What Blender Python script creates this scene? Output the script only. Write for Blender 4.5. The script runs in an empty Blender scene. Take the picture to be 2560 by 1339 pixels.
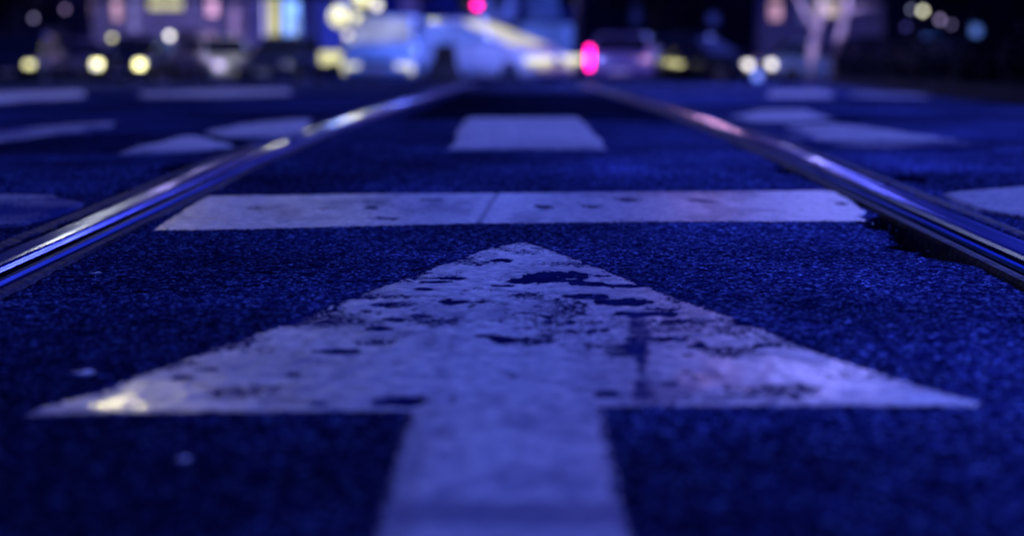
import bpy, math, random
import numpy as np
from mathutils import Vector, Matrix, Euler

# ------------------------------------------------------------------ camera, world, sun
sc = bpy.context.scene
C = sc.collection
HC = 0.315                      # camera height above the near road
FPX = 3555.0                    # focal length in photo pixels (50 mm on 36 mm / 2560 px)
cam_d = bpy.data.cameras.new('camera')
cam = bpy.data.objects.new('camera', cam_d); C.objects.link(cam); sc.camera = cam
cam_d.lens = 50.0; cam_d.sensor_width = 36.0; cam_d.sensor_fit = 'HORIZONTAL'
cam_d.clip_start = 0.02; cam_d.clip_end = 2000
cam.location = (0, 0, HC)
cam.rotation_euler = Euler((math.radians(90 - 9.28), 0, math.radians(0.516)))
cam_d.dof.use_dof = True
cam_d.dof.focus_distance = 1.95
cam_d.dof.aperture_fstop = 2.1
CR = cam.rotation_euler.to_matrix()

SUN_EL, SUN_AZ = math.radians(24), math.radians(28)     # azimuth from +Y towards +X
w = bpy.data.worlds.new('World'); sc.world = w; w.use_nodes = True
nt = w.node_tree
for n in list(nt.nodes): nt.nodes.remove(n)
wo = nt.nodes.new('ShaderNodeOutputWorld'); bg = nt.nodes.new('ShaderNodeBackground')
sky = nt.nodes.new('ShaderNodeTexSky'); sky.sky_type = 'NISHITA'; sky.sun_disc = False
sky.sun_elevation = SUN_EL; sky.sun_rotation = SUN_AZ
mx = nt.nodes.new('ShaderNodeMix'); mx.data_type = 'RGBA'; mx.blend_type = 'MULTIPLY'
mx.inputs[0].default_value = 1.0
mx.inputs[7].default_value = (0.038, 0.062, 0.62, 1)
nt.links.new(sky.outputs[0], mx.inputs[6]); nt.links.new(mx.outputs[2], bg.inputs[0])
bg.inputs[1].default_value = 0.08
nt.links.new(bg.outputs[0], wo.inputs[0])

sd = bpy.data.lights.new('moon', 'SUN'); sun = bpy.data.objects.new('moon', sd); C.objects.link(sun)
sd.energy = 2.5; sd.angle = math.radians(6); sd.color = (0.145, 0.20, 1.0)
sdir = Vector((math.sin(SUN_AZ) * math.cos(SUN_EL), math.cos(SUN_AZ) * math.cos(SUN_EL), math.sin(SUN_EL)))
sun.rotation_euler = (-sdir).to_track_quat('-Z', 'Y').to_euler()

sc.view_settings.view_transform = 'Standard'; sc.view_settings.look = 'None'
sc.view_settings.exposure = 0.0; sc.view_settings.gamma = 1.0
sc.render.engine = 'CYCLES'
sc.cycles.use_denoising = True
sc.cycles.sample_clamp_indirect = 14.0
sc.cycles.max_bounces = 6

# ------------------------------------------------------------------ the road's height
_py = np.array([-30, 0, 3.6, 4.6, 5.4, 6.3, 7.3, 8.8, 10.7, 13, 16, 20, 25, 33, 45, 60, 80, 120, 900.])
_pz = np.array([0, 0, 0, -.010, -.022, -.038, -.056, -.087, -.127, -.175, -.240, -.345, -.50, -.78, -1.20, -1.55, -1.9, -2.3, -2.6])
def zr(x, y):
    """large-scale height of the street: flat tram stop, then a crest falling away"""
    x = np.asarray(x, float); y = np.asarray(y, float)
    z = np.interp(y, _py, _pz)
    z = z - 0.012 * np.clip(x - 1.2, 0, 3) * np.clip((y - 4) / 6, 0, 1)
    return z
def zg(x, y): return float(zr(x, y))

def ray(px, py):
    d = CR @ Vector(((px - 1280) / FPX, -(py - 669.5) / FPX, -1.0)); return d
def G(px, py):
    """where the view through a photo pixel meets the street"""
    d = ray(px, py); t0, t1 = 0.3, 120.0
    lo = None; ts = np.geomspace(0.4, 120, 3000)
    X = d.x * ts; Y = d.y * ts; Z = HC + d.z * ts
    k = np.argmax(Z <= zr(X, Y))
    t = ts[k]
    return (d.x * t, d.y * t)
def B(px, py, Y):
    """the point at distance Y behind a photo pixel"""
    d = ray(px, py); t = Y / d.y
    return Vector((d.x * t, Y, HC + d.z * t))
def BX(px, Y): return B(px, 120, Y).x

# ------------------------------------------------------------------ numpy noise
def vnoise(x, y, s, seed):
    x = np.asarray(x) / s + 1000.0; y = np.asarray(y) / s + 1000.0
    xi = np.floor(x).astype(np.int64); yi = np.floor(y).astype(np.int64)
    fx = x - xi; fy = y - yi; fx = fx * fx * (3 - 2 * fx); fy = fy * fy * (3 - 2 * fy)
    def h(a, b):
        v = (a * 374761393 + b * 668265263 + seed * 974634541) & 0xFFFFFFFF
        v = ((v ^ (v >> 13)) * 1274126177) & 0xFFFFFFFF
        return ((v ^ (v >> 16)) & 0xFFFFFF) / float(0xFFFFFF)
    return ((h(xi, yi) * (1 - fx) + h(xi + 1, yi) * fx) * (1 - fy) + (h(xi, yi + 1) * (1 - fx) + h(xi + 1, yi + 1) * fx) * fy) * 2 - 1
def fbm(x, y, s, seed, o=3):
    r = 0; a = 1.0; t = 0
    for k in range(o):
        r = r + a * vnoise(x, y, s / 2 ** k, seed + 7 * k); t += a; a *= .5
    return r / t
def sstep(a, b, v):
    t = np.clip((v - a) / (b - a), 0, 1); return t * t * (3 - 2 * t)

# ------------------------------------------------------------------ materials
def mat(name, col, rough=.6, metal=0.0, spec=.5, emit=None, es=1.0, var=0.0, vscale=6.0, coat=0.0, bump=0.0):
    m = bpy.data.materials.new(name); m.use_nodes = True; t = m.node_tree
    b = t.nodes['Principled BSDF']
    b.inputs['Base Color'].default_value = (*col, 1); b.inputs['Roughness'].default_value = rough
    b.inputs['Metallic'].default_value = metal; b.inputs['Specular IOR Level'].default_value = spec
    b.inputs['Coat Weight'].default_value = coat
    if emit:
        b.inputs['Emission Color'].default_value = (*emit, 1); b.inputs['Emission Strength'].default_value = es
    if var or bump:
        tc = t.nodes.new('ShaderNodeTexCoord'); nz = t.nodes.new('ShaderNodeTexNoise')
        nz.inputs['Scale'].default_value = vscale; nz.inputs['Detail'].default_value = 6
        t.links.new(tc.outputs['Object'], nz.inputs['Vector'])
        if var:
            cr = t.nodes.new('ShaderNodeValToRGB')
            cr.color_ramp.elements[0].position = .3; cr.color_ramp.elements[1].position = .7
            cr.color_ramp.elements[0].color = (*[c * (1 - var) for c in col], 1)
            cr.color_ramp.elements[1].color = (*[min(1, c * (1 + var)) for c in col], 1)
            t.links.new(nz.outputs['Fac'], cr.inputs[0]); t.links.new(cr.outputs[0], b.inputs['Base Color'])
        if bump:
            bp = t.nodes.new('ShaderNodeBump'); bp.inputs['Strength'].default_value = bump
            bp.inputs['Distance'].default_value = .01
            t.links.new(nz.outputs['Fac'], bp.inputs['Height']); t.links.new(bp.outputs[0], b.inputs['Normal'])
    return m

def mat_asphalt():
    m = bpy.data.materials.new('asphalt'); m.use_nodes = True; t = m.node_tree; L = t.links
    b = t.nodes['Principled BSDF']
    ge = t.nodes.new('ShaderNodeNewGeometry')
    vo = t.nodes.new('ShaderNodeTexVoronoi'); vo.inputs['Scale'].default_value = 250
    L.new(ge.outputs['Position'], vo.inputs['Vector'])
    vr = t.nodes.new('ShaderNodeValToRGB')                  # stone by stone
    e = vr.color_ramp.elements
    e[0].position = 0.0; e[0].color = (0.004, 0.006, 0.05, 1)
    e[1].position = 1.0; e[1].color = (0.20, 0.29, 0.60, 1)
    q = e.new(.5); q.color = (0.016, 0.022, 0.10, 1)
    q = e.new(.82); q.color = (0.055, 0.075, 0.24, 1)
    sp = t.nodes.new('ShaderNodeSeparateColor'); L.new(vo.outputs['Color'], sp.inputs[0])
    L.new(sp.outputs[0], vr.inputs[0])
    v2 = t.nodes.new('ShaderNodeTexVoronoi'); v2.inputs['Scale'].default_value = 105
    L.new(ge.outputs['Position'], v2.inputs['Vector'])
    s2 = t.nodes.new('ShaderNodeSeparateColor'); L.new(v2.outputs['Color'], s2.inputs[0])
    r6 = t.nodes.new('ShaderNodeMapRange'); r6.inputs[1].default_value = .0; r6.inputs[2].default_value = 1.0
    r6.inputs[3].default_value = .55; r6.inputs[4].default_value = 1.45; L.new(s2.outputs[0], r6.inputs[0])
    g6 = t.nodes.new('ShaderNodeMath'); g6.operation = 'GREATER_THAN'; g6.inputs[1].default_value = .955; L.new(s2.outputs[1], g6.inputs[0])
    a6 = t.nodes.new('ShaderNodeMath'); a6.operation = 'MULTIPLY_ADD'; a6.inputs[1].default_value = .8
    L.new(g6.outputs[0], a6.inputs[0]); L.new(r6.outputs[0], a6.inputs[2])
    n1 = t.nodes.new('ShaderNodeTexNoise'); n1.inputs['Scale'].default_value = 2.3; n1.inputs['Detail'].default_value = 5
    L.new(ge.outputs['Position'], n1.inputs['Vector'])
    r1 = t.nodes.new('ShaderNodeMapRange'); r1.inputs[1].default_value = .3; r1.inputs[2].default_value = .7
    r1.inputs[3].default_value = .55; r1.inputs[4].default_value = 1.5
    L.new(n1.outputs['Fac'], r1.inputs[0])
    at = t.nodes.new('ShaderNodeAttribute'); at.attribute_name = 'wear_light'
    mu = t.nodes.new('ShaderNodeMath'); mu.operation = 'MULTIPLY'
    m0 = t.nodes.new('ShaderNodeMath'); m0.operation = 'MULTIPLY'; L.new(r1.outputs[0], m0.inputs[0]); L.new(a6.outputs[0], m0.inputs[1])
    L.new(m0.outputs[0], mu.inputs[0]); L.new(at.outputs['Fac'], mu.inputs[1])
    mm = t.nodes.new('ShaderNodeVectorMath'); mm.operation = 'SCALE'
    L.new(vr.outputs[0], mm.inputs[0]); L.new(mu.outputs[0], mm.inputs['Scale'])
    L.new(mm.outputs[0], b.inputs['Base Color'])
    n2 = t.nodes.new('ShaderNodeTexNoise'); n2.inputs['Scale'].default_value = 7; n2.inputs['Detail'].default_value = 4
    L.new(ge.outputs['Position'], n2.inputs['Vector'])
    r2 = t.nodes.new('ShaderNodeMapRange'); r2.inputs[3].default_value = .5; r2.inputs[4].default_value = .8
    L.new(n2.outputs['Fac'], r2.inputs[0]); L.new(r2.outputs[0], b.inputs['Roughness'])
    b.inputs['Specular IOR Level'].default_value = 0.0
    b.inputs['Specular Tint'].default_value = (.15, .2, 1, 1)
    bp = t.nodes.new('ShaderNodeBump'); bp.inputs['Strength'].default_value = .9; bp.inputs['Distance'].default_value = .0012
    L.new(vo.outputs['Distance'], bp.inputs['Height']); bp.invert = True
    L.new(bp.outputs[0], b.inputs['Normal'])
    return m

def mat_paint(rough=.42):
    m = bpy.data.materials.new('road_paint'); m.use_nodes = True; t = m.node_tree; L = t.links
    b = t.nodes['Principled BSDF']
    ge = t.nodes.new('ShaderNodeNewGeometry')
    n1 = t.nodes.new('ShaderNodeTexNoise'); n1.inputs['Scale'].default_value = 45; n1.inputs['Detail'].default_value = 8
    n1.inputs['Roughness'].default_value = .7
    L.new(ge.outputs['Position'], n1.inputs['Vector'])
    r = t.nodes.new('ShaderNodeValToRGB'); e = r.color_ramp.elements
    e[0].position = .38; e[0].color = (.30, .34, .50, 1); e[1].position = .62; e[1].color = (.84, .84, .88, 1)
    L.new(n1.outputs['Fac'], r.inputs[0])
    n4 = t.nodes.new('ShaderNodeTexNoise'); n4.inputs['Scale'].default_value = 135; n4.inputs['Detail'].default_value = 9
    n4.inputs['Roughness'].default_value = .72
    L.new(ge.outputs['Position'], n4.inputs['Vector'])
    ab = t.nodes.new('ShaderNodeAttribute'); ab.attribute_name = 'bare'
    m4 = t.nodes.new('ShaderNodeMath'); m4.operation = 'MULTIPLY_ADD'; m4.inputs[1].default_value = 1.9; m4.inputs[2].default_value = -.95
    L.new(n4.outputs['Fac'], m4.inputs[0])
    ad = t.nodes.new('ShaderNodeMath'); ad.operation = 'ADD'; L.new(m4.outputs[0], ad.inputs[0]); L.new(ab.outputs['Fac'], ad.inputs[1])
    r3 = t.nodes.new('ShaderNodeMapRange'); r3.inputs[1].default_value = .46; r3.inputs[2].default_value = .56
    L.new(ad.outputs[0], r3.inputs[0])
    mxa = t.nodes.new('ShaderNodeMix'); mxa.data_type = 'RGBA'
    L.new(r3.outputs[0], mxa.inputs[0]); L.new(r.outputs[0], mxa.inputs[6]); mxa.inputs[7].default_value = (.010, .015, .11, 1)
    rs = t.nodes.new('ShaderNodeMapRange'); rs.inputs[3].default_value = .45; rs.inputs[4].default_value = 0.0
    L.new(r3.outputs[0], rs.inputs[0]); rm = t.nodes.new('ShaderNodeMath'); rm.operation = 'MULTIPLY'; L.new(rs.outputs[0], rm.inputs[0]); L.new(rm.outputs[0], b.inputs['Specular IOR Level'])
    at = t.nodes.new('ShaderNodeAttribute'); at.attribute_name = 'dirt'
    mxb = t.nodes.new('ShaderNodeMix'); mxb.data_type = 'RGBA'
    iv = t.nodes.new('ShaderNodeMath'); iv.operation = 'SUBTRACT'; iv.inputs[0].default_value = 1.0; L.new(at.outputs['Fac'], iv.inputs[1]); L.new(iv.outputs[0], rm.inputs[1])
    L.new(at.outputs['Fac'], mxb.inputs[0]); L.new(mxa.outputs[2], mxb.inputs[6]); mxb.inputs[7].default_value = (.035, .05, .22, 1)
    L.new(mxb.outputs[2], b.inputs['Base Color'])
    aw = t.nodes.new('ShaderNodeAttribute'); aw.attribute_name = 'wet'
    rw = t.nodes.new('ShaderNodeMapRange'); rw.inputs[3].default_value = rough; rw.inputs[4].default_value = .16
    L.new(aw.outputs['Fac'], rw.inputs[0]); L.new(rw.outputs[0], b.inputs['Roughness'])
    bp = t.nodes.new('ShaderNodeBump'); bp.inputs['Strength'].default_value = .35; bp.inputs['Distance'].default_value = .0010
    L.new(n1.outputs['Fac'], bp.inputs['Height']); L.new(bp.outputs[0], b.inputs['Normal'])
    return m

def mat_steel(name, rough, col, bump=.3):
    m = bpy.data.materials.new(name); m.use_nodes = True; t = m.node_tree; L = t.links
    b = t.nodes['Principled BSDF']; b.inputs['Metallic'].default_value = 1
    b.inputs['Base Color'].default_value = (*col, 1); b.inputs['Specular Tint'].default_value = (.34, .37, .60, 1)
    ge = t.nodes.new('ShaderNodeNewGeometry'); mp = t.nodes.new('ShaderNodeMapping')
    mp.inputs['Scale'].default_value = (1.0, .03, 1.0)
    L.new(ge.outputs['Position'], mp.inputs['Vector'])
    n = t.nodes.new('ShaderNodeTexNoise'); n.inputs['Scale'].default_value = 160; n.inputs['Detail'].default_value = 5
    L.new(mp.outputs[0], n.inputs['Vector'])
    r = t.nodes.new('ShaderNodeMapRange'); r.inputs[3].default_value = rough * .6; r.inputs[4].default_value = rough * 1.5
    L.new(n.outputs['Fac'], r.inputs[0]); L.new(r.outputs[0], b.inputs['Roughness'])
    bp = t.nodes.new('ShaderNodeBump'); bp.inputs['Strength'].default_value = bump; bp.inputs['Distance'].default_value = .0006
    L.new(n.outputs['Fac'], bp.inputs['Height']); L.new(bp.outputs[0], b.inputs['Normal'])
    return m

M = {}
M['asphalt'] = mat_asphalt(); M['paint'] = mat_paint(.48); M['far_paint'] = mat_paint(.8)
M['rail_head'] = mat_steel('polished_rail_steel', .19, (.12, .14, .32))
M['rail_side'] = mat_steel('worn_rail_steel', .5, (.04, .048, .13), .5)
M['filler'] = mat('rail_filler', (.012, .018, .09), .7, spec=.06, var=.4, vscale=40, bump=.6)
M['pavement'] = mat('pavement_slabs', (.010, .012, .04), .9, spec=.03, var=.3, vscale=2)
M['kerb'] = mat('kerb_stone', (.02, .022, .07), .8, spec=.05, var=.3, vscale=3)
M['black_car'] = mat('black_car_paint', (.004, .005, .012), .25, coat=1.0, var=.2, vscale=1.5)
M['navy_car'] = mat('navy_car_paint', (.008, .012, .06), .28, coat=1.0, var=.2, vscale=1.5)
M['pale_car'] = mat('pale_car_paint', (.42, .40, .60), .3, coat=.8, var=.08, vscale=1.5)
M['white_car'] = mat('white_car_paint', (.75, .75, .80), .3, coat=.8, var=.05, vscale=1.5)
M['skyblue_car'] = mat('sky_blue_car_paint', (.40, .68, .92), .3, coat=.8, var=.06, vscale=1.5)
M['dusk_car'] = mat('dusk_car_paint', (.13, .13, .34), .3, coat=.8, var=.1, vscale=1.5)
M['blue_car'] = mat('blue_car_paint', (.35, .58, .95), .3, coat=.8, var=.1, vscale=1.5)
M['glass'] = mat('tinted_glass', (.01, .012, .03), .08, spec=.7, var=.2, vscale=1)
M['tyre'] = mat('tyre_rubber', (.006, .006, .010), .8, var=.3, vscale=8)
M['rim'] = mat('wheel_alloy', (.25, .25, .32), .35, metal=.9, var=.1, vscale=8)
M['chrome'] = mat('bright_trim', (.5, .5, .6), .25, metal=.9, var=.1, vscale=6)
M['plate'] = mat('number_plate', (.65, .65, .72), .5, var=.08, vscale=10)
M['lens_off'] = mat('unlit_lens', (.35, .33, .5), .15, var=.1, vscale=10)
M['red_off'] = mat('unlit_red_lens', (.20, .02, .06), .15, var=.1, vscale=10)
M['pole'] = mat('painted_steel', (.03, .035, .09), .5, metal=.3, var=.25, vscale=6)
M['housing'] = mat('black_housing', (.006, .006, .012), .5, var=.3, vscale=6)
M['bark'] = mat('dark_bark', (.03, .025, .05), .9, var=.4, vscale=9, bump=.8)
M['pale_bark'] = mat('pale_bark', (.72, .58, .66), .8, var=.3, vscale=5, bump=.5)
M['leaf'] = mat('dark_leaves', (.003, .006, .028), .8, spec=.04, var=.5, vscale=1.5)
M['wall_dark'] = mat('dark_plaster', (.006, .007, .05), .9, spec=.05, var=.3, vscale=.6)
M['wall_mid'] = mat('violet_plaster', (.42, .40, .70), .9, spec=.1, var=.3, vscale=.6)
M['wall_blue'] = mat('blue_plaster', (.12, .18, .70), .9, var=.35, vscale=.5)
M['frame'] = mat('window_frame', (.06, .06, .12), .6, var=.2, vscale=5)
M['pane_off'] = mat('dark_window_glass', (.008, .01, .03), .1, var=.3, vscale=1)
M['roof'] = mat('roof_slate', (.02, .02, .04), .8, var=.3, vscale=3)
M['litter'] = mat('pale_litter', (.8, .8, .85), .6, var=.15, vscale=60)
_em = {}
def glow(col, s):
    k = (tuple(col), round(s, 2))
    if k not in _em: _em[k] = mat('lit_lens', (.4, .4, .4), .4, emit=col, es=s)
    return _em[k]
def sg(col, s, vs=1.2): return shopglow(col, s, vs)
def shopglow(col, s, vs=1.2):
    """glowing glass of lit windows and painted reflections; brightness varies from place to place"""
    m = bpy.data.materials.new('glowing_glass'); m.use_nodes = True; t = m.node_tree; L = t.links
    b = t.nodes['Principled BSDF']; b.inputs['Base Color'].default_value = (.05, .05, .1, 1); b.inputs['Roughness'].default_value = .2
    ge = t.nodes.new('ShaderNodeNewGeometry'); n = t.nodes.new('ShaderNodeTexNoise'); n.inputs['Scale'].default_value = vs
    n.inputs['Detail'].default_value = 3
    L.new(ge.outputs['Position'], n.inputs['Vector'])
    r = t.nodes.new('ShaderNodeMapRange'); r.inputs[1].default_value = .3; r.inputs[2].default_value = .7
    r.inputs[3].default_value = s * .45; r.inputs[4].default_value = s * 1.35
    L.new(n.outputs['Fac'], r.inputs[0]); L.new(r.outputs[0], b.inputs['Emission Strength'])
    b.inputs['Emission Color'].default_value = (*col, 1)
    return m

# ------------------------------------------------------------------ mesh helpers
class MB:
    def __init__(s): s.v = []; s.f = []
    def add(s, vs, fs):
        o = len(s.v); s.v += [tuple(v) for v in vs]; s.f += [tuple(i + o for i in f) for f in fs]; return s
    def box(s, c, d, bev=0.0):
        x, y, z = c; a, b, e = d[0] / 2, d[1] / 2, d[2] / 2
        if bev <= 0:
            vs = [(x + i * a, y + j * b, z + k * e) for k in (-1, 1) for j in (-1, 1) for i in (-1, 1)]
            return s.add(vs, [(0, 2, 3, 1), (4, 5, 7, 6), (0, 1, 5, 4), (2, 6, 7, 3), (0, 4, 6, 2), (1, 3, 7, 5)])
        q = bev; rings = []
        def oc(a, b, zz): return [(x - a + q, y - b, zz), (x + a - q, y - b, zz), (x + a, y - b + q, zz), (x + a, y + b - q, zz), (x + a - q, y + b, zz), (x - a + q, y + b, zz), (x - a, y + b - q, zz), (x - a, y - b + q, zz)]
        return s.loft([oc(a - q, b - q, z - e), oc(a, b, z - e + q), oc(a, b, z + e - q), oc(a - q, b - q, z + e)])
    def loft(s, rings, cap=True, closed=True):
        n = len(rings[0]); vs = [p for r in rings for p in r]; fs = []
        for k in range(len(rings) - 1):
            for i in range(n if closed else n - 1):
                j = (i + 1) % n; fs.append((k * n + i, k * n + j, (k + 1) * n + j, (k + 1) * n + i))
        if cap: fs += [tuple(range(n))[::-1], tuple((len(rings) - 1) * n + i for i in range(n))]
        return s.add(vs, fs)
    def tube(s, pts, rad, n=12):
        pts = [Vector(p) for p in pts]; rings = []
        for k, p in enumerate(pts):
            d = (pts[min(k + 1, len(pts) - 1)] - pts[max(k - 1, 0)]).normalized()
            u = d.cross(Vector((0, 0, 1)));
            if u.length < .05: u = d.cross(Vector((1, 0, 0)))
            u.normalize(); v = d.cross(u); r = rad[k] if isinstance(rad, (list, tuple)) else rad
            rings.append([p + u * math.cos(2 * math.pi * i / n) * r + v * math.sin(2 * math.pi * i / n) * r for i in range(n)])
        return s.loft(rings)
    def ball(s, c, r, sz=1.0, n=16, m=10):
        c = Vector(c); rings = []
        for k in range(m + 1):
            a = -math.pi / 2 + math.pi * k / m; rr = max(math.cos(a), .02) * r
            rings.append([c + Vector((math.cos(2 * math.pi * i / n) * rr, math.sin(2 * math.pi * i / n) * rr, math.sin(a) * r * sz)) for i in range(n)])
        return s.loft(rings)
    def build(s, name, m, parent=None, smooth=False):
        me = bpy.data.meshes.new(name); me.from_pydata(s.v, [], s.f); me.update()
        me.materials.append(m)
        if smooth: me.polygons.foreach_set('use_smooth', [True] * len(me.polygons))
        o = bpy.data.objects.new(name, me); C.objects.link(o)
        if parent: o.parent = parent
        import bmesh
        b = bmesh.new(); b.from_mesh(me); bmesh.ops.recalc_face_normals(b, faces=b.faces); b.to_mesh(me); b.free()
        return o
def tag(o, label, cat, group=None):
    o['label'] = label; o['category'] = cat
    if group: o['group'] = group
    return o
def struct(o): o['kind'] = 'structure'; return o
def thing(name, label, cat, loc=(0, 0, 0), rz=0.0, group=None):
    o = bpy.data.objects.new(name, None); o.empty_display_size = .2; C.objects.link(o)
    o.location = loc; o.rotation_euler = (0, 0, rz); return tag(o, label, cat, group)

def grid_mesh(name, X, Y, Z, m, attr=None, an='wear_light', keep=None):
    """X, Y, Z: 2-D arrays (rows along y)"""
    ny, nx = X.shape
    co = np.stack([X, Y, Z], -1).reshape(-1, 3).astype(np.float32)
    i = np.arange(ny * nx).reshape(ny, nx)
    q = np.stack([i[:-1, :-1], i[:-1, 1:], i[1:, 1:], i[1:, :-1]], -1).reshape(-1, 4)
    if keep is not None: q = q[keep.reshape(-1)]
    me = bpy.data.meshes.new(name); me.vertices.add(len(co)); me.vertices.foreach_set('co', co.ravel())
    me.loops.add(q.size); me.loops.foreach_set('vertex_index', q.ravel().astype(np.int32))
    me.polygons.add(len(q)); me.polygons.foreach_set('loop_start', np.arange(0, q.size, 4, dtype=np.int32))
    me.polygons.foreach_set('loop_total', np.full(len(q), 4, np.int32))
    me.update(calc_edges=True); me.validate()
    me.polygons.foreach_set('use_smooth', np.ones(len(me.polygons), bool))
    if attr is not None:
        a = me.attributes.new(an, 'FLOAT', 'POINT'); a.data.foreach_set('value', attr.reshape(-1).astype(np.float32))
    me.materials.append(m)
    o = bpy.data.objects.new(name, me); C.objects.link(o); return o

# ------------------------------------------------------------------ road with rail trenches
def growth(a, b, d, g):
    r = []; v = a
    while v < b: v += d; r.append(v); d *= g
    return r
RAIL_IN, RAIL_OUT = .655, .778
def rail_shift(y):          # the rails wander a little
    y = np.asarray(y, float)
    return .004 * np.sin(y * 1.1 + .4) * np.clip((y - 1) / 2, 0, 1)
def gap_edge(y, side):
    y = np.asarray(y, float)
    e = .633 + .007 * fbm(y, y * 0 + side, .16, 11 + side, 4)
    if side > 0:
        e = e - .10 * sstep(1.93, 2.04, y) * (1 - sstep(2.42, 2.52, y)) * (.62 + .8 * fbm(y, y * 0 + 3, .09, 31, 3))
        e = e - .012 * (1 - sstep(1.8, 2.1, y))
    else:
        e = e + .003
    return e
PITS = []                    # (x, y, rx, ry, depth)
for px, py, dx, dy in ((425, 420, 55, 13), (315, 478, 45, 9), (2270, 447, 34, 9), (1965, 427, 30, 6)):
    a = G(px, py); bq = G(px + dx, py); c1 = G(px, py - dy); c2 = G(px, py + dy)
    PITS.append((a[0], a[1], abs(bq[0] - a[0]), abs(c1[1] - c2[1]) / 2, .03))
def road_fine(X, Y):
    n = .00085 * vnoise(X, Y, .0066, 1) + .00085 * vnoise(X, Y, .0115, 2) + .0006 * vnoise(X, Y, .03, 3) + .0012 * vnoise(X, Y, .25, 4)
    f = np.clip((14 - Y) / 8, 0, 1)
    return n * 1.0 * f
xf = list(np.arange(0, .835, .003)) ; xo = growth(xf[-1], 120, .006, 1.045)
xs = np.array(sorted([-v for v in xf[1:] + xo] + xf + xo))
ys = np.array([-25, -8, -2, 0, .4, .7] + list(np.arange(.8, 3.2, .0042)) + growth(3.2, 700, .008, 1.022))
X, Y = np.meshgrid(xs, ys)
Z = zr(X, Y) + road_fine(X, Y)
wear_light = np.ones_like(X)
sh = rail_shift(Y); Xr = X - sh
for side in (-1, 1):
    xx = Xr * side
    ge = gap_edge(Y, side)
    d = sstep(0, .005, xx - ge) * (1 - sstep(RAIL_OUT - .004, RAIL_OUT - .001, xx))
    Z = Z - .075 * d
    wear_light = wear_light * (1 - .93 * sstep(-.008, .002, xx - ge) * (xx < RAIL_OUT))
    hump = np.exp(-((xx - (RAIL_OUT + .03)) / .02) ** 2)
for (a, b, rx, ry, dp) in PITS:
    r = np.sqrt(((X - a) / rx) ** 2 + ((Y - b) / ry) ** 2) + .35 * fbm(X, Y, .06, 77, 3)
    k = 1 - sstep(.75, 1.05, r); Z = Z - dp * k; wear_light = wear_light * (1 - .95 * k)
# repair patch of older, paler asphalt
p = G(1760, 405); k = sstep(0, .04, .26 - abs(X - p[0] + .05)) * sstep(0, .12, .42 - abs(Y - p[1])); wear_light = wear_light * (1 + .45 * k)
wear_light = wear_light * (1 + 1.0 * sstep(-.1, .45, X) * (1 - .45 * sstep(2.4, 3.4, Y))) * (1 - .35 * sstep(.1, .5, -X)) * (1 - .5 * (1 - sstep(1.0, 1.35, Y + .25 * X)))  # light falloff put into the tone: brighter right, darker left and nearest the camera
k = sstep(5.6, 6.0, Y) * (1 - sstep(11, 13, Y)) * sstep(0, .1, .62 - abs(X - .05)); wear_light = wear_light * (1 - .8 * k)  # darker strip between the rails beyond the crossing block
wear_light = wear_light * (1 + .25 * sstep(.84, .95, abs(X)))        # coarser pale asphalt outside the rails
out = sstep(.80, .9, abs(X))
wear_light = wear_light * (1 - out + out * (.45 + .85 * sstep(-.35, .5, fbm(X * .45, Y, .5, 501, 4))))
wear_light = wear_light * (.82 + .36 * sstep(-.4, .4, fbm(X, Y, .45, 502, 4)))
for (cx0, cy0, ang, ln, sd0) in ((-.42, 1.75, .3, .5, 5), (.45, 1.62, -.5, .5, 6), (.1, 3.3, 1.35, .55, 7), (-.3, 2.9, 1.1, .5, 8), (1.3, 3.4, .6, 1.2, 9), (-1.4, 3.6, -.4, 1.4, 10)):   # hairline cracks
    u = (X - cx0) * math.cos(ang) + (Y - cy0) * math.sin(ang); v = -(X - cx0) * math.sin(ang) + (Y - cy0) * math.cos(ang)
    c_ = sstep(0, .003, .0035 - abs(v - .035 * fbm(u, u * 0, .12, 600 + sd0, 4))) * (abs(u) < ln / 2)
    wear_light = wear_light * (1 - .8 * c_); Z = Z - .003 * c_
seam = sstep(0, .004, .006 - abs(Y - 2.82 - .01 * fbm(X, X * 0, .2, 640, 4))) * (abs(X) < .64); wear_light = wear_light * (1 - .7 * seam)
road = struct(grid_mesh('road', X, Y, Z, M['asphalt'], wear_light, 'wear_light'))

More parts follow.
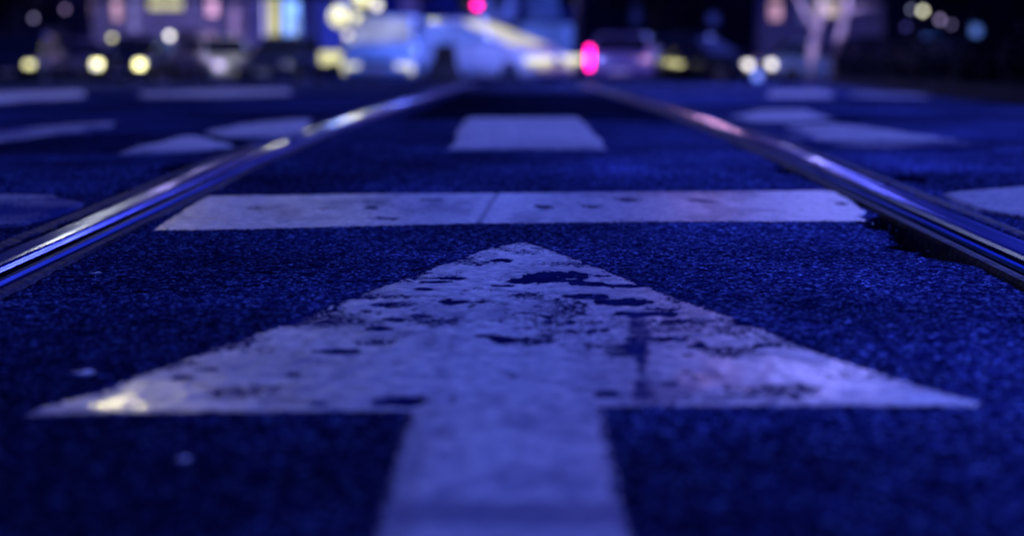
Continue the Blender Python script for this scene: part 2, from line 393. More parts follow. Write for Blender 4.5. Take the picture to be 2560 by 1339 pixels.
# ------------------------------------------------------------------ rails
def sweep(name, prof, side, m, parent, y0=.25, y1=60.0, wob=None, smooth=False):
    yy = np.array(list(np.arange(y0, 3.2, .03)) + growth(3.2, y1, .05, 1.05))
    mb = MB(); rings = []
    for y in yy:
        s_ = float(rail_shift(y)); base = zg(0, y)
        wv = wob(y) if wob else 0
        rings.append([((px_ + (wv if k in (0, 1) else 0)) * side + s_, y, base + pz) for k, (px_, pz) in enumerate(prof)])
    mb.loft(rings)
    return mb.build(name, m, parent, smooth)
for side in (-1, 1):
    lab = ('grooved steel tram rail left of the white arrow, with yellow glints' if side < 0 else
           'grooved steel tram rail right of the white arrow, beside the broken asphalt')
    R = thing('tram_rail', lab, 'tram rail', (0, 0, 0), 0, 'pair of tram rails')
    # running head, groove floor, check lip and the bitumen strip inside it
    sweep('rail_head', [(.722, -.07), (.720, -.006), (.723, -.001), (.727, .0012), (.735, .0020), (.762, .0024), (.771, .0008), (.7765, -.006), (.7765, -.07)], side, M['rail_head'], R)
    sweep('rail_groove', [(.692, -.08), (.692, -.040), (.7195, -.040), (.7195, -.08)], side, M['rail_side'], R)
    sweep('rail_lip', [(.678, -.08), (.678, -.004), (.6805, .0005), (.6895, .0005), (.6915, -.003), (.6915, -.08)], side, M['rail_side'], R)
    sweep('outer_sealant', [(.7775, -.03), (.7775, -.0015), (.800, .0028), (.806, .0020), (.808, -.03)], side, M['filler'], R)
    wb = (lambda y, s=side: float(.006 * fbm(np.array([y]), np.array([s * 5.]), .22, 51, 3)[0]) + .003)
    sweep('filler_strip', [(.655, -.08), (.655, -.013), (.659, -.006), (.668, -.0045), (.6775, -.007), (.6775, -.08)], side, M['filler'], R, wob=wb)

# ------------------------------------------------------------------ painted markings
def sdf(px_, py_, poly):
    d = np.full(px_.shape, 1e9); inside = np.zeros(px_.shape, bool); n = len(poly)
    for i in range(n):
        ax, ay = poly[i]; bx, by = poly[(i + 1) % n]
        ex, ey = bx - ax, by - ay; wx, wy = px_ - ax, py_ - ay
        t = np.clip((wx * ex + wy * ey) / (ex * ex + ey * ey + 1e-12), 0, 1)
        d = np.minimum(d, np.hypot(wx - ex * t, wy - ey * t))
        c = ((ay > py_) != (by > py_)) & (px_ < (bx - ax) * (py_ - ay) / (by - ay + 1e-12) + ax)
        inside ^= c
    return np.where(inside, d, -d)
def blob(X, Y, px, py, dx, dy, seed):
    a = G(px, py); b = G(px + dx, py); c1 = G(px, py - dy); c2 = G(px, py + dy)
    rx = abs(b[0] - a[0]); ry = abs(c1[1] - c2[1]) / 2
    r = np.sqrt(((X - a[0]) / rx) ** 2 + ((Y - a[1]) / ry) ** 2)
    return 1 - sstep(.75, 1.0, r + .95 * fbm(X, Y * .8, .022, seed, 4))
def near_paint(name, pxpoly, wearfn, label, cat, extra=None):
    poly = [G(*p) for p in pxpoly]
    P = np.array(poly); x0, y0 = P.min(0) - .012; x1, y1 = P.max(0) + .012
    gx, gy = np.meshgrid(np.arange(x0, x1, .0027), np.arange(y0, y1, .0037))
    d = sdf(gx, gy, poly) + .0042 * fbm(gx, gy, .02, 5, 4)
    off, dirt, bare, wet = wearfn(gx, gy, d)
    k = sstep(-.004, .003, d)
    z = zr(gx, gy) + .0012 * .62 * vnoise(gx, gy, .25, 4) + .38 * road_fine(gx, gy) + off * k - .0035 * (1 - k)
    kp = (d[:-1, :-1] > -.005)
    o = grid_mesh(name, gx, gy, z, M['paint'], dirt, 'dirt', kp)
    for an, av in (('bare', bare), ('wet', wet)):
        a = o.data.attributes.new(an, 'FLOAT', 'POINT'); a.data.foreach_set('value', av.reshape(-1).astype(np.float32))
    return tag(o, label, cat)

FL = [(1410, 690, 92, 9), (1350, 704, 75, 7), (1480, 713, 95, 9), (1570, 716, 35, 4), (1470, 745, 58, 7), (1560, 757, 75, 8), (1625, 786, 85, 5), (1655, 775, 40, 4),
      (1130, 758, 52, 4), (1245, 850, 62, 8), (1368, 853, 22, 4), (1475, 828, 27, 8), (1512, 829, 14, 4), (1428, 808, 11, 5), (1655, 848, 62, 8), (1740, 868, 40, 7),
      (1015, 690, 30, 3), (1085, 710, 35, 3), (1250, 655, 32, 3), (1050, 727, 24, 3), (960, 765, 40, 3), (1130, 700, 40, 3), (1260, 718, 30, 3),
      (985, 800, 40, 5), (1050, 790, 26, 4), (940, 822, 30, 5), (840, 880, 60, 7), (450, 945, 30, 6), (520, 925, 40, 5), (730, 935, 22, 5),
      (1900, 865, 38, 6), (1720, 890, 22, 4), (1530, 985, 42, 9), (1680, 962, 32, 7), (1990, 1000, 20, 8), (1010, 1008, 60, 12), (800, 1012, 30, 6)]
def arrow_wear(X, Y, d):
    n1 = fbm(X, Y, .05, 21, 4); n2 = vnoise(X, Y, .010, 22); n3 = fbm(X, Y * .6, .16, 23, 3)
    thin = sstep(-.35, .45, n3 + .6 * n1)                       # areas where the coat is thin
    thin = np.maximum(thin, .75 * (1 - sstep(.0, .035, d)))
    sm = np.zeros_like(X)
    for i, (a, b, c, e) in enumerate(FL): sm = np.maximum(sm, blob(X, Y, a, b, c * 1.1, e * 1.25, 100 + i))
    clean = sstep(.0, .06, 1.24 - Y)                          # the shaft below the head is thicker and cleaner
    off = .0012 - .0005 * thin - .0005 * sm
    bare = .17 + .27 * thin * (1 - .75 * clean) + .16 * sstep(-.1, .5, n1) * (1 - clean) + .30 * sstep(.45, .8, vnoise(X, Y, .013, 26)) * thin * (1 - clean)
    bare = bare + .34 * (1 - sstep(0, .012, d)) + .12 * (1 - sstep(0, .035, d))
    bare = np.maximum(bare, .95 * sm)
    wet = np.clip(.78 * blob(X, Y, 300, 1006, 85, 20, 71) + .42 * blob(X, Y, 2060, 950, 340, 60, 72) + .35 * blob(X, Y, 520, 985, 300, 40, 73), 0, 1)
    dirt = .32 * sstep(-.1, .5, fbm(X, Y, .09, 41, 4)) + .35 * sstep(.2, .5, fbm(X, Y * .5, .025, 44, 3))
    a = G(1590, 790); b = G(1612, 1010)                        # dark drip line through the right barb
    t = np.clip((Y - b[1]) / (a[1] - b[1]), -.2, 1.2); cx = b[0] + (a[0] - b[0]) * t
    st = sstep(0, .012, .016 + .010 * fbm(X, Y, .05, 61, 3) - abs(X - cx)) * sstep(-.15, .05, t) * (.75 + .25 * sstep(-.4, .2, fbm(X, Y, .03, 64, 3))) * (1 - sstep(1.0, 1.1, t))
    dirt = np.maximum(dirt, .95 * st)
    bare = np.maximum(bare, .52 * st + .14 * st * sstep(-.3, .3, fbm(X, Y, .02, 65, 3)))
    yb = G(1300, 1285)[1]; yc = G(1300, 1250)[1]
    dirt = np.maximum(dirt, .65 * sstep(0, .01, abs(yc - yb) - abs(Y - yb) + .004 * fbm(X, Y, .05, 62, 2)))
    yd = G(1300, 1016)[1]; dirt = np.maximum(dirt, .45 * sstep(0, .02, yd + .012 * fbm(X, Y, .06, 63, 3) - Y) * (abs(X) > .075))
    return off, dirt, bare, wet
ar = [(1288, 603), (1318, 603), (1352, 614), (1640, 722), (1835, 792), (2085, 892), (2300, 962), (2475, 1012), (2470, 1022), (1512, 1022), (1580, 1345), (1600, 1420), (905, 1420), (925, 1345),
      (1022, 1030), (400, 1036), (60, 1046), (48, 1040), (350, 932), (700, 808), (960, 714), (1245, 612)]
near_paint('arrow_marking', ar, arrow_wear, 'large worn white arrow painted on the asphalt between the tram rails, pointing away', 'road arrow')
def line_wear(X, Y, d):
    n1 = fbm(X, Y, .07, 121, 4); n2 = vnoise(X, Y, .011, 122)
    thin = np.maximum(sstep(.1, .6, fbm(X, Y, .2, 123, 3)), .6 * (1 - sstep(0, .03, d)))
    off = .0012 - .0004 * thin
    bare = .14 + .28 * thin + .28 * (1 - sstep(0, .010, d)) + .14 * sstep(0, .5, n1); wet = np.zeros_like(X)
    dirt = .5 * sstep(-.05, .5, fbm(X, Y * .6, .07, 141, 4))
    a = G(1243, 485); b = G(1198, 558); t = np.clip((Y - b[1]) / (a[1] - b[1]), 0, 1)
    cx = b[0] + (a[0] - b[0]) * t
    dirt = np.maximum(dirt, .75 * sstep(0, .005, .0085 - abs(X - cx)))
    for i, (p_, q_, r_, s_) in enumerate([(1570, 503, 40, 4), (1760, 505, 40, 4), (1475, 518, 30, 4), (930, 522, 30, 5), (960, 548, 50, 5), (1360, 520, 30, 5), (2110, 512, 18, 4), (1090, 502, 30, 3)]):
        bare = np.maximum(bare, .7 * blob(X, Y, p_, q_, r_, s_, 200 + i))
    return off, dirt, bare, wet
near_paint('stop_line', [(515, 490), (850, 487), (1240, 484), (1700, 481), (2085, 478), (2125, 500), (2150, 520), (2168, 530), (2150, 543), (2178, 557), (1700, 557), (1200, 560), (850, 570), (375, 578)],
           line_wear, 'worn white stop line crossing the track ahead of the arrow tip', 'stop line')

def far_paint(name, pxpoly, label, cat, group=None, dirt0=.1, step=.03):
    poly = [G(*p) for p in pxpoly]; P = np.array(poly); x0, y0 = P.min(0); x1, y1 = P.max(0)
    sx = max(step, (x1 - x0) / 150); sy = max(step, (y1 - y0) / 150)
    gx, gy = np.meshgrid(np.arange(x0 - 2 * sx, x1 + 2 * sx, sx), np.arange(y0 - 2 * sy, y1 + 2 * sy, sy))
    d = sdf(gx, gy, poly)
    e = min(.012, sx); d = d + (.012 if dirt0 == 0 else .022) * fbm(gx, gy * .6, .18, 9, 4); k = sstep(-e, e, d)
    dirt = np.clip(dirt0 + .3 * sstep(-.1, .5, fbm(gx, gy, .35, 300, 4)) + .35 * sstep(.2, .6, fbm(gx, gy, .08, 301, 3)), 0, 1)
    z = zr(gx, gy) + .0055 * k - .012 * (1 - k) + .0016 * vnoise(gx, gy, .25, 4)
    kp = np.maximum.reduce([d[:-1, :-1], d[1:, 1:], d[:-1, 1:], d[1:, :-1]]) > -e
    o = grid_mesh(name, gx, gy, z, M['far_paint'], dirt, 'dirt', kp)
    bare = dirt0 * .6 + .30 * sstep(-.2, .5, fbm(gx * .5, gy, .15, 302, 4)) + .1 * (1 - sstep(0, .05, d))
    a = o.data.attributes.new('bare', 'FLOAT', 'POINT'); a.data.foreach_set('value', bare.reshape(-1).astype(np.float32))
    return tag(o, label, cat, group)
GB = 'white painted blocks beyond the stop line'
far_paint('crossing_block', [(1158, 297), (1440, 296), (1465, 305), (1530, 377), (1112, 377)], 'clean white painted block between the rails beyond the stop line', 'crossing stripe', GB, 0.0)
far_paint('crossing_block', [(280, 388), (350, 366), (440, 345), (490, 342), (590, 368), (520, 378), (380, 388)], 'pointed white painted block left of the tram rail, nearer of two', 'crossing stripe', GB)
far_paint('crossing_block', [(505, 333), (590, 314), (700, 302), (790, 300), (770, 325), (720, 341), (560, 347)], 'long pale painted block close to the left rail, farther of two', 'crossing stripe', GB, .2)
far_paint('crossing_block', [(1830, 292), (1900, 277), (2020, 277), (2085, 298), (1990, 306), (1880, 306)], 'short white painted block right of the pink rail glint', 'crossing stripe', GB)
far_paint('crossing_block', [(1960, 316), (2080, 312), (2150, 318), (2260, 332), (2400, 352), (2260, 356), (2050, 352)], 'white painted block right of the rail, wider and nearer than the short one', 'crossing stripe', GB, .15)
far_paint('crossing_block', [(600, 372), (640, 350), (780, 330), (835, 312), (800, 335), (700, 362)], 'nearly worn away paint between the left rail and the long pale block', 'crossing stripe', GB, .62)
far_paint('crossing_block', [(1900, 312), (1950, 318), (2030, 352), (2200, 360), (2420, 358), (2500, 380), (2200, 376), (2020, 366)], 'faint worn paint trailing below the wide block right of the rail', 'crossing stripe', GB, .72)
far_paint('edge_marking', [(2350, 488), (2600, 470), (2700, 560), (2560, 556), (2440, 530)], 'dull white painted corner outside the right rail', 'road marking', None, .35, .01)
far_paint('edge_marking', [(-160, 495), (0, 490), (150, 492), (235, 510), (150, 540), (60, 566), (-160, 585)], 'scuffed grey white marking outside the left rail', 'road marking', None, .55, .01)
far_paint('lane_line', [(-150, 350), (0, 330), (150, 314), (290, 308), (270, 322), (120, 338), (-150, 376)], 'faded thin lane line on the far left of the road', 'lane line', None, .5)
far_paint('lane_line', [(-200, 252), (0, 234), (205, 229), (215, 243), (60, 252), (-200, 276)], 'broad pale band of paint by the left kerb', 'lane line', 'far paint bands', .0, .06)
far_paint('lane_line', [(345, 232), (560, 226), (720, 223), (735, 236), (560, 243), (350, 243)], 'dimmer paint band left of the rail near the crest', 'lane line', 'far paint bands', .3, .06)
far_paint('lane_line', [(1925, 228), (2070, 228), (2085, 244), (1915, 244)], 'short pale paint dash right of the track near the dark hedge', 'lane line', None, .15, .06)
far_paint('lane_line', [(2130, 232), (2320, 238), (2330, 247), (2120, 244)], 'faint paint dash right of the track beside the hedge foot', 'lane line', None, .55, .06)

# scraps lying on the asphalt
def scrap(px, py, wx, wy, label, cat='litter'):
    x, y = G(px, py); mb = MB(); rnd = random.Random(int(px)); n = 14; rings = []
    for h_, s_ in ((.0005, .93), (.0012, 1.0), (.0028, .9)):
        rings.append([(math.cos(2 * math.pi * i / n) * wx * s_ * (.8 + .3 * math.sin(i * 1.7)), math.sin(2 * math.pi * i / n) * wy * s_ * (.8 + .3 * math.cos(i * 2.3)), h_ + .001 * math.sin(i)) for i in range(n)])
    mb.loft(rings); o = mb.build('paper_scrap', M['litter'], None, True)
    o.location = (x, y, zg(x, y) + .001); tag(o, label, cat, 'pale scraps on the asphalt'); return o
scrap(205, 941, .0125, .011, 'small pale oval scrap on the asphalt above the arrow\'s left barb')
scrap(237, 689, .009, .004, 'thin pale sliver beside the left rail gap')
scrap(455, 1158, .006, .006, 'faint scrap on the dark asphalt left of the arrow shaft')

rnd = random.Random(4); mb = MB()
for k in range(1100):
    y = .9 + 3.4 * rnd.random() ** 1.3
    x = rnd.choice((-1, 1)) * (rnd.uniform(.56, .652) if rnd.random() < .45 else rnd.uniform(.0, .64)) if rnd.random() < .8 else rnd.choice((-1, 1)) * rnd.uniform(.82, 1.3)
    if k % 4 and abs(x) < .5: continue
    gz = float(zr(x, y) + road_fine(np.array([x]), np.array([y]))[0])
    if .63 < abs(x) < .655: continue
    q = rnd.uniform(.0007, .0022); o_ = Vector((x, y, gz + q * .3))
    oc = [Vector(v) for v in ((1, 0, 0), (0, 1, 0), (-1, 0, 0), (0, -1, 0), (0, 0, 1), (0, 0, -1))]
    a = rnd.uniform(0, 3); rot = Matrix.Rotation(a, 3, 'Z')
    mb.add([o_ + rot @ Vector((v.x * q * rnd.uniform(.7, 1.3), v.y * q * rnd.uniform(.7, 1.3), v.z * q * .8)) for v in oc], [(0, 1, 4), (1, 2, 4), (2, 3, 4), (3, 0, 4), (1, 0, 5), (2, 1, 5), (3, 2, 5), (0, 3, 5)])
g_ = mb.build('grit', mat('loose_grit', (.22, .24, .42), .8, var=.6, vscale=90)); g_['kind'] = 'stuff'
tag(g_, 'loose sandy grit scattered on the asphalt along the tram rails', 'grit')

# ------------------------------------------------------------------ pavements
def strip(name, pts_in, pts_out, h, m):
    mb = MB()
    rings = []
    for (xi, yi), (xo_, yo) in zip(pts_in, pts_out):
        a = zg(xi, yi); rings.append([(xi, yi, a - .1), (xi, yi, a + h), (xo_, yo, a + h), (xo_, yo, a - .1)])
    mb.loft(rings); return mb.build(name, m)
kl = [(-7.5, 9), (-7.2, 14), (-7.5, 20), (-12, 30), (-16, 40), (-16, 56)]
kr = [(2.9, 5.5), (2.95, 7.5), (3.3, 11), (4.2, 20), (7.5, 30), (15, 44), (16, 56)]
for nm, ks, sd_ in (('pavement_left', kl, -1), ('pavement_right', kr, 1)):
    struct(strip(nm, [(x + sd_ * .16, y) for x, y in ks], [(x + sd_ * 30, y) for x, y in ks], .10, M['pavement']))
    struct(strip(nm.replace('pavement', 'kerb'), ks, [(x + sd_ * .155, y) for x, y in ks], .115, M['kerb']))

# ------------------------------------------------------------------ vehicles
def make_car(label, px, Y, rz, paint, L=4.3, W=1.8, H=1.45, kind='car', head=None, tail=None, tail_one=False, group='cars standing beyond the crest', cat='car', head_s=None, screen_glow=None, wedge=False, side=None):
    x = BX(px, Y); z = zg(x, Y)
    root = thing('parked_car' if kind == 'car' else 'delivery_van', label, cat, (x, Y, z), rz, group)
    hl, hw = L / 2, W / 2; g = .2
    if kind == 'car':
        prof = [(-hl, .45), (-hl + .03, .30), (-hl + .25, g), (hl - .25, g), (hl - .03, .30), (hl, .45), (hl - .02, .62), (hl - .18, .74), (hl - .6, .82), (hl - 1.25, .92), (-hl + .75, .96), (-hl + .12, .93), (-hl + .02, .80)]
        cab = dict(b0=-hl + .35, b1=hl - 1.15, t0=-hl + .95, t1=hl - 2.05, zb=.90, zt=H)
    else:
        prof = [(-hl, .5), (-hl + .02, .32), (-hl + .2, g), (hl - .2, g), (hl - .02, .32), (hl, .5), (hl - .02, .75), (hl - .25, .95), (hl - .75, 1.08), (-hl + .02, 1.08), (-hl, .9)]
        cab = dict(b0=-hl + .01, b1=hl - .70, t0=-hl + .10, t1=hl - 1.45, zb=1.04, zt=H)
    if wedge:
        prof = [(-hl, .45), (-hl + .03, .30), (-hl + .25, g), (hl - .25, g), (hl - .03, .30), (hl, .45), (hl - .03, .66), (hl - .22, .80), (hl - .6, .90), (hl - 1.1, .97), (-hl + .12, .97), (-hl + .01, .90)]
        cab = dict(b0=-hl + .08, b1=hl - .62, t0=-hl + .28, t1=-hl + 1.25, zb=.94, zt=H)
    cx = sum(p[0] for p in prof) / len(prof); cz = .58
    def ring(y, k): return [(cx + (a - cx) * (1 - .02 * k), y, cz + (b - cz) * (1 - .09 * k)) for a, b in prof]
    mb = MB(); mb.loft([ring(-hw, 2), ring(-hw + .03, .7), ring(-hw + .11, 0), ring(hw - .11, 0), ring(hw - .03, .7), ring(hw, 2)])
    body = mb.build('body', paint, root, True)
    # cabin: tapered block, glass set proud of it
    def cabring(t, yi):
        return [(cab['b0'] + (cab['t0'] - cab['b0']) * t, -hw + yi, cab['zb'] + (cab['zt'] - cab['zb']) * t), (cab['b1'] + (cab['t1'] - cab['b1']) * t, -hw + yi, cab['zb'] + (cab['zt'] - cab['zb']) * t),
                (cab['b1'] + (cab['t1'] - cab['b1']) * t, hw - yi, cab['zb'] + (cab['zt'] - cab['zb']) * t), (cab['b0'] + (cab['t0'] - cab['b0']) * t, hw - yi, cab['zb'] + (cab['zt'] - cab['zb']) * t)]
    mb = MB(); top = cabring(1, .26); top2 = [(a * .96 + (cab['t0'] + cab['t1']) * .02, b * .92, c + .035) for a, b, c in top]
    mb.loft([cabring(0, .06), cabring(.93, .245), top, top2]); mb.build('cabin', paint, root, True)
    gm = M['glass']
    def quad(nm, f, m=gm):
        # f(u,v) -> point, u,v in 0..1, built as thin slab
        mb = MB(); vs = [f(u, v, o) for o in (-.004, .012) for (u, v) in ((0, 0), (1, 0), (1, 1), (0, 1))]
        mb.add(vs, [(0, 1, 2, 3), (7, 6, 5, 4), (0, 4, 5, 1), (1, 5, 6, 2), (2, 6, 7, 3), (3, 7, 4, 0)]); return mb.build(nm, m, root)
    def lerp(a, b, t): return a + (b - a) * t
    def endf(bx, tx, s_):
        def f(u, v, o):
            t = .10 + .82 * v; yi = lerp(.06, .26, t); wv = hw - yi - .07
            return (lerp(bx, tx, t) + s_ * o, -wv + 2 * wv * u, lerp(cab['zb'], cab['zt'], t) + o * .6)
        return f
    quad('windscreen', endf(cab['b1'], cab['t1'], 1), screen_glow or gm)
    quad('rear_window', endf(cab['b0'], cab['t0'], -1))
    nsp = ((.04, .47), (.53, .96)) if kind == 'car' else ((.62, .93),)
    for s_ in (-1, 1):
        for (u0, u1) in nsp:
            def f(u, v, o, s_=s_, u0=u0, u1=u1):
                t = .14 + .74 * v; uu = lerp(u0, u1, u); xb = lerp(lerp(cab['b0'], cab['t0'], t), lerp(cab['b1'], cab['t1'], t), uu)
                return (xb, s_ * (hw - lerp(.06, .26, t) + o), lerp(cab['zb'], cab['zt'], t))
            quad('side_window', f, side or gm)
        mb = MB().box((cab['b1'] - .25, s_ * (hw + .07), .98), (.12, .18, .12), .03); mb.build('wing_mirror', paint, root)
        for wx in (hl - .82, -hl + .80):
            mb = MB(); ya, yb = s_ * (hw - .17), s_ * (hw + .012); r = .32; n = 24
            def cr(y, rr): return [(wx + math.cos(2 * math.pi * i / n) * rr, y, .32 + math.sin(2 * math.pi * i / n) * rr) for i in range(n)]
            mb.loft([cr(ya, r * .94), cr(ya + .03 * s_, r), cr(yb - .03 * s_, r), cr(yb, r * .93), cr(yb, r * .66), cr(yb - .02 * s_, r * .64)])
            ty = mb.build('wheel', M['tyre'], root, True)
            mb = MB(); mb.loft([cr(yb - .05 * s_, r * .62), cr(yb - .004 * s_, r * .62), cr(yb + .004 * s_, r * .2)]); mb.build('rim', M['rim'], ty)
        hm = glow(*head) if head else M['lens_off']
        hz = .70 if kind == 'car' else .50
        hs = head_s or (.06, .26, .15)
        MB().box((hl - .06, s_ * (hw - .26), hz - .05), (.14 + hs[0], hs[1], hs[2]), .03).build('headlight', hm, root)
        lit = tail and (not tail_one or s_ == 1)
        MB().box((-hl + .03, s_ * (hw - .13), .78), (.10, .15 if tail_one else .17, .60 if tail_one else .30), .03).build('tail_light', glow(*tail) if lit else (M['lens_off'] if tail_one else M['red_off']), root)
    for s_, nm in ((1, 'front_bumper'), (-1, 'rear_bumper')):
        MB().box((s_ * (hl + .02), 0, .40), (.14, W * .88, .17), .045).build(nm, paint, root)
        MB().box((s_ * (hl + .10), 0, .42), (.02, .50, .11)).build('number_plate', M['plate'], root)
    MB().box((hl - .01, 0, .60), (.05, W * .45, .12), .015).build('grille', M['housing'], root)
    return root
PI = math.pi
YEL = (.95, .90, .42); WHT = (.85, .80, .75); RED = (.95, .0, .28); PNK = (.85, .50, .62); BLU = (.12, .22, .95); PAL = (.42, .40, .90)
make_car('black car facing the camera at the far left, one headlight lit yellow', 60, 45, -PI / 2 + .1, M['black_car'], head=(YEL, 2.6))
make_car('black car facing the camera with two round yellow headlights, left side', 342, 45, -PI / 2, M['black_car'], head=(YEL, 6.0), head_s=(.08, .24, .22))
make_car('pale violet car with one glowing headlight under the pink lit windows, left side', 555, 47, -PI / 2 + .45, M['white_car'], H=1.5, head=((.62, .50, .95), 2.2))
make_car('dark navy car in front of the bright shopfront, left of the lit van', 712, 46, -PI / 2 - .15, M['navy_car'], H=1.5)
make_car('pale sky blue van standing beside the lamp cluster, headlights on', 978, 38, -PI / 2 - .05, M['skyblue_car'], L=4.8, W=1.85, H=1.75, kind='van', head=(YEL, 1.2), head_s=(.08, .42, .24), cat='van', screen_glow=shopglow((.45, .50, .85), .7, 1.6))
make_car('white car in the middle with long sloping windscreen, its nose to the right', 1235, 38, -.66, M['white_car'], L=4.1, H=1.68, head=(YEL, 1.15), head_s=(.30, .70, .17), wedge=True, screen_glow=sg((.85, .80, .50), .95, 1.8), side=sg((.12, .20, .95), .8, 1.5))  # windscreen glow paints the lamps' reflection; side glass glow is added brightness
make_car('slate violet car seen from behind with its left tail lamp glowing red', 1560, 41, PI / 2 - .12, M['dusk_car'], W=1.9, tail=(RED, 11), tail_one=True, H=1.4)
make_car('black car angled to the right with two close white headlights', 1752, 44, -.72, M['black_car'], head=(WHT, 3.6), head_s=(.06, .24, .20))
make_car('blue hatchback side on behind the pale leaning trees', 2045, 50, .05, M['blue_car'], L=3.8, H=1.45)

make_car('dark car half hidden behind the left black car, at the foot of the violet building', 205, 52, -PI / 2 + .5, M['dusk_car'], H=1.5)
make_car('blue car parked before the unlit building, right of the leaning trees', 2290, 49, .25, M['blue_car'], H=1.5)
make_car('black car parked at the far right edge under the lanterns', 2490, 48, .15, M['navy_car'], H=1.45)
# ------------------------------------------------------------------ lamps
def lightat(p, e, col, r=.12):
    d = bpy.data.lights.new('lamp_light', 'POINT'); d.energy = e; d.color = col; d.shadow_soft_size = r
    o = bpy.data.objects.new('lamp_light', d); C.objects.link(o); o.location = p; return o
def globe_lamp(px, Y, globes, label, light=None):
    x = BX(px, Y); z0 = zg(x, Y)
    root = thing('street_lamp', label, 'street lamp', (x, Y, z0))
    top = max(B(a, b, Y).z for a, b, _, _, _ in globes) - z0 + .3
    MB().tube([(0, 0, 0), (0, 0, .5), (0, 0, .55), (0, 0, top)], [.09, .09, .055, .035]).build('pole', M['pole'], root, True)
    for a, b, d, col, s_ in globes:
        p = B(a, b, Y); lx, lz = p.x - x, p.z - z0
        MB().tube([(0, 0, lz - .12), (lx * .6, 0, lz - .10 - d), (lx, 0, lz - d * .9)], .015, 8).build('arm', M['pole'], root, True)
        g_ = MB().ball((lx, 0, lz), d).build('globe', glow(col, s_), root, True)
        MB().tube([(lx, 0, lz + d * .9), (lx, 0, lz + d * 1.25)], [d * .5, d * .1], 10).build('cap', M['pole'], g_, True)
    if light:
        l = lightat(B(px, -75, Y), light[0], light[1], .22); l.parent = root; l.matrix_parent_inverse = Matrix.Translation(-root.location)
    return root
globe_lamp(872, 43, [(848, 42, .30, YEL, 1.25), (896, 48, .17, YEL, 1.8), (870, 88, .11, WHT, 2.0), (905, -6, .27, YEL, 1.4), (942, 14, .13, WHT, 2.6), (885, -75, .30, YEL, 70), (735, -150, .28, YEL, 95)],
           'tall lamp post with a cluster of bright yellow globes beside the pale van', (1500, (.09, .28, 1.0)))
globe_lamp(280, 43.6, [(280, 95, .07, YEL, 3), (424, 90, .09, WHT, 5.0)], 'low lamp post with white globe above the left black car')
globe_lamp(1525, 44, [(1525, 112, .15, (.35, .45, .95), 3.4)], 'post with round pale blue globe right of the red tail lamp')

def traffic_light(px, py, Y, label):
    p = B(px, py, Y); x = p.x; z0 = zg(x, Y); root = thing('traffic_light', label, 'traffic light', (x, Y, z0))
    zt = p.z - z0
    MB().tube([(0, .14, 0), (0, .14, .3), (0, .14, zt + .3)], [.07, .055, .05]).build('pole', M['pole'], root, True)
    hs = MB().box((0, 0, zt - .24), (.30, .20, .88), .04).build('housing', M['housing'], root)
    for k, m in enumerate((glow(RED, 9.0), M['lens_off'], M['lens_off'])):
        zc = zt - .27 * k
        def cr(y, r, zz=zc): return [(math.cos(2 * PI * i / 20) * r, y, zz + math.sin(2 * PI * i / 20) * r) for i in range(20)]
        MB().loft([cr(-.095, .105), cr(-.115, .10), cr(-.125, .05)]).build('lens', m, root, True)
        rr = []
        for y, ex in ((-.10, .12), (-.26, .118)):
            rr.append([(math.cos(a) * ex, y, zc + math.sin(a) * ex) for a in [PI * (-.05 + 1.1 * i / 10) for i in range(11)]] + [(math.cos(a) * (ex + .008), y, zc + math.sin(a) * (ex + .008)) for a in [PI * (1.05 - 1.1 * i / 10) for i in range(11)]])
        MB().loft(rr).build('visor', M['housing'], hs)
    return root
traffic_light(1193, 14, 42, 'traffic light showing red above the white car')
# short red signal post that mirrors on the road is the tail lamp; pink lamp over the right rail
# lamps slung from span wires across the street (they glint on rails and paint)
def span_lamp(x, Y, z, xa, xb, label, e, col, es, r=.16):
    root = thing('hanging_lamp', label, 'hanging lamp', (x, Y, z))
    MB().loft([[(math.cos(2 * PI * i / 20) * a, math.sin(2 * PI * i / 20) * a, b) for i in range(20)] for a, b in ((.24, .0), (.25, .05), (.17, .16), (.05, .22))]).build('lamp_shade', M['pole'], root, True)
    MB().ball((0, 0, -.02), r, .7).build('bulb', glow(col, es), root, True)
    MB().tube([(0, 0, .2), (0, 0, .42)], .012, 8).build('hanger', M['pole'], root)
    l = lightat((0, 0, -.25), e, col, r); l.parent = root
    return root
def span_wire(Y, xa, xb, z, label):
    root = thing('span_wire', label, 'wire', (0, Y, z))
    pts = [(xa + (xb - xa) * t, 0, .35 * (2 * t - 1) ** 2) for t in np.linspace(0, 1, 25)]
    MB().tube(pts, .008, 6).build('cable', M['pole'], root)
    for xx in (xa, xb):
        zb = zg(xx, Y) - z + .1
        MB().tube([(xx, 0, zb), (xx, 0, .5)], [.11, .08], 12).build('mast', M['pole'], root, True)
span_wire(18, -8.2, 8.2, 4.75, 'wire across the street carrying the two near lamps')
span_lamp(-5.3, 18, 4.2, 0, 0, 'yellow lamp slung above the left lanes', 560, (.56, .50, .24), 9, .2)
span_lamp(3.9, 18, 4.2, 0, 0, 'pale violet lamp slung above the right lanes', 620, (.28, .27, .95), 8, .2)
span_wire(54, -19, -6, 3.9, 'added wire before the violet building carrying the added lamp')
span_lamp(BX(400, 54), 54, 3.3, 0, 0, 'added violet lamp, out of view, brightening the violet building', 380, (.55, .44, .95), 6)  # lamp added out of view to brighten the violet wall
span_wire(34, -15, 14, 3.75, 'wire across the street carrying the lamp above the white car')
span_lamp(-.6, 34, 3.2, 0, 0, 'white lamp slung above the middle of the street', 1000, (.15, .22, 1.0), 6)
span_lamp(4.3, 34, 3.2, 0, 0, 'pink lamp slung right of the middle of the street', 280, (1.0, .5, .70), 70, .22)

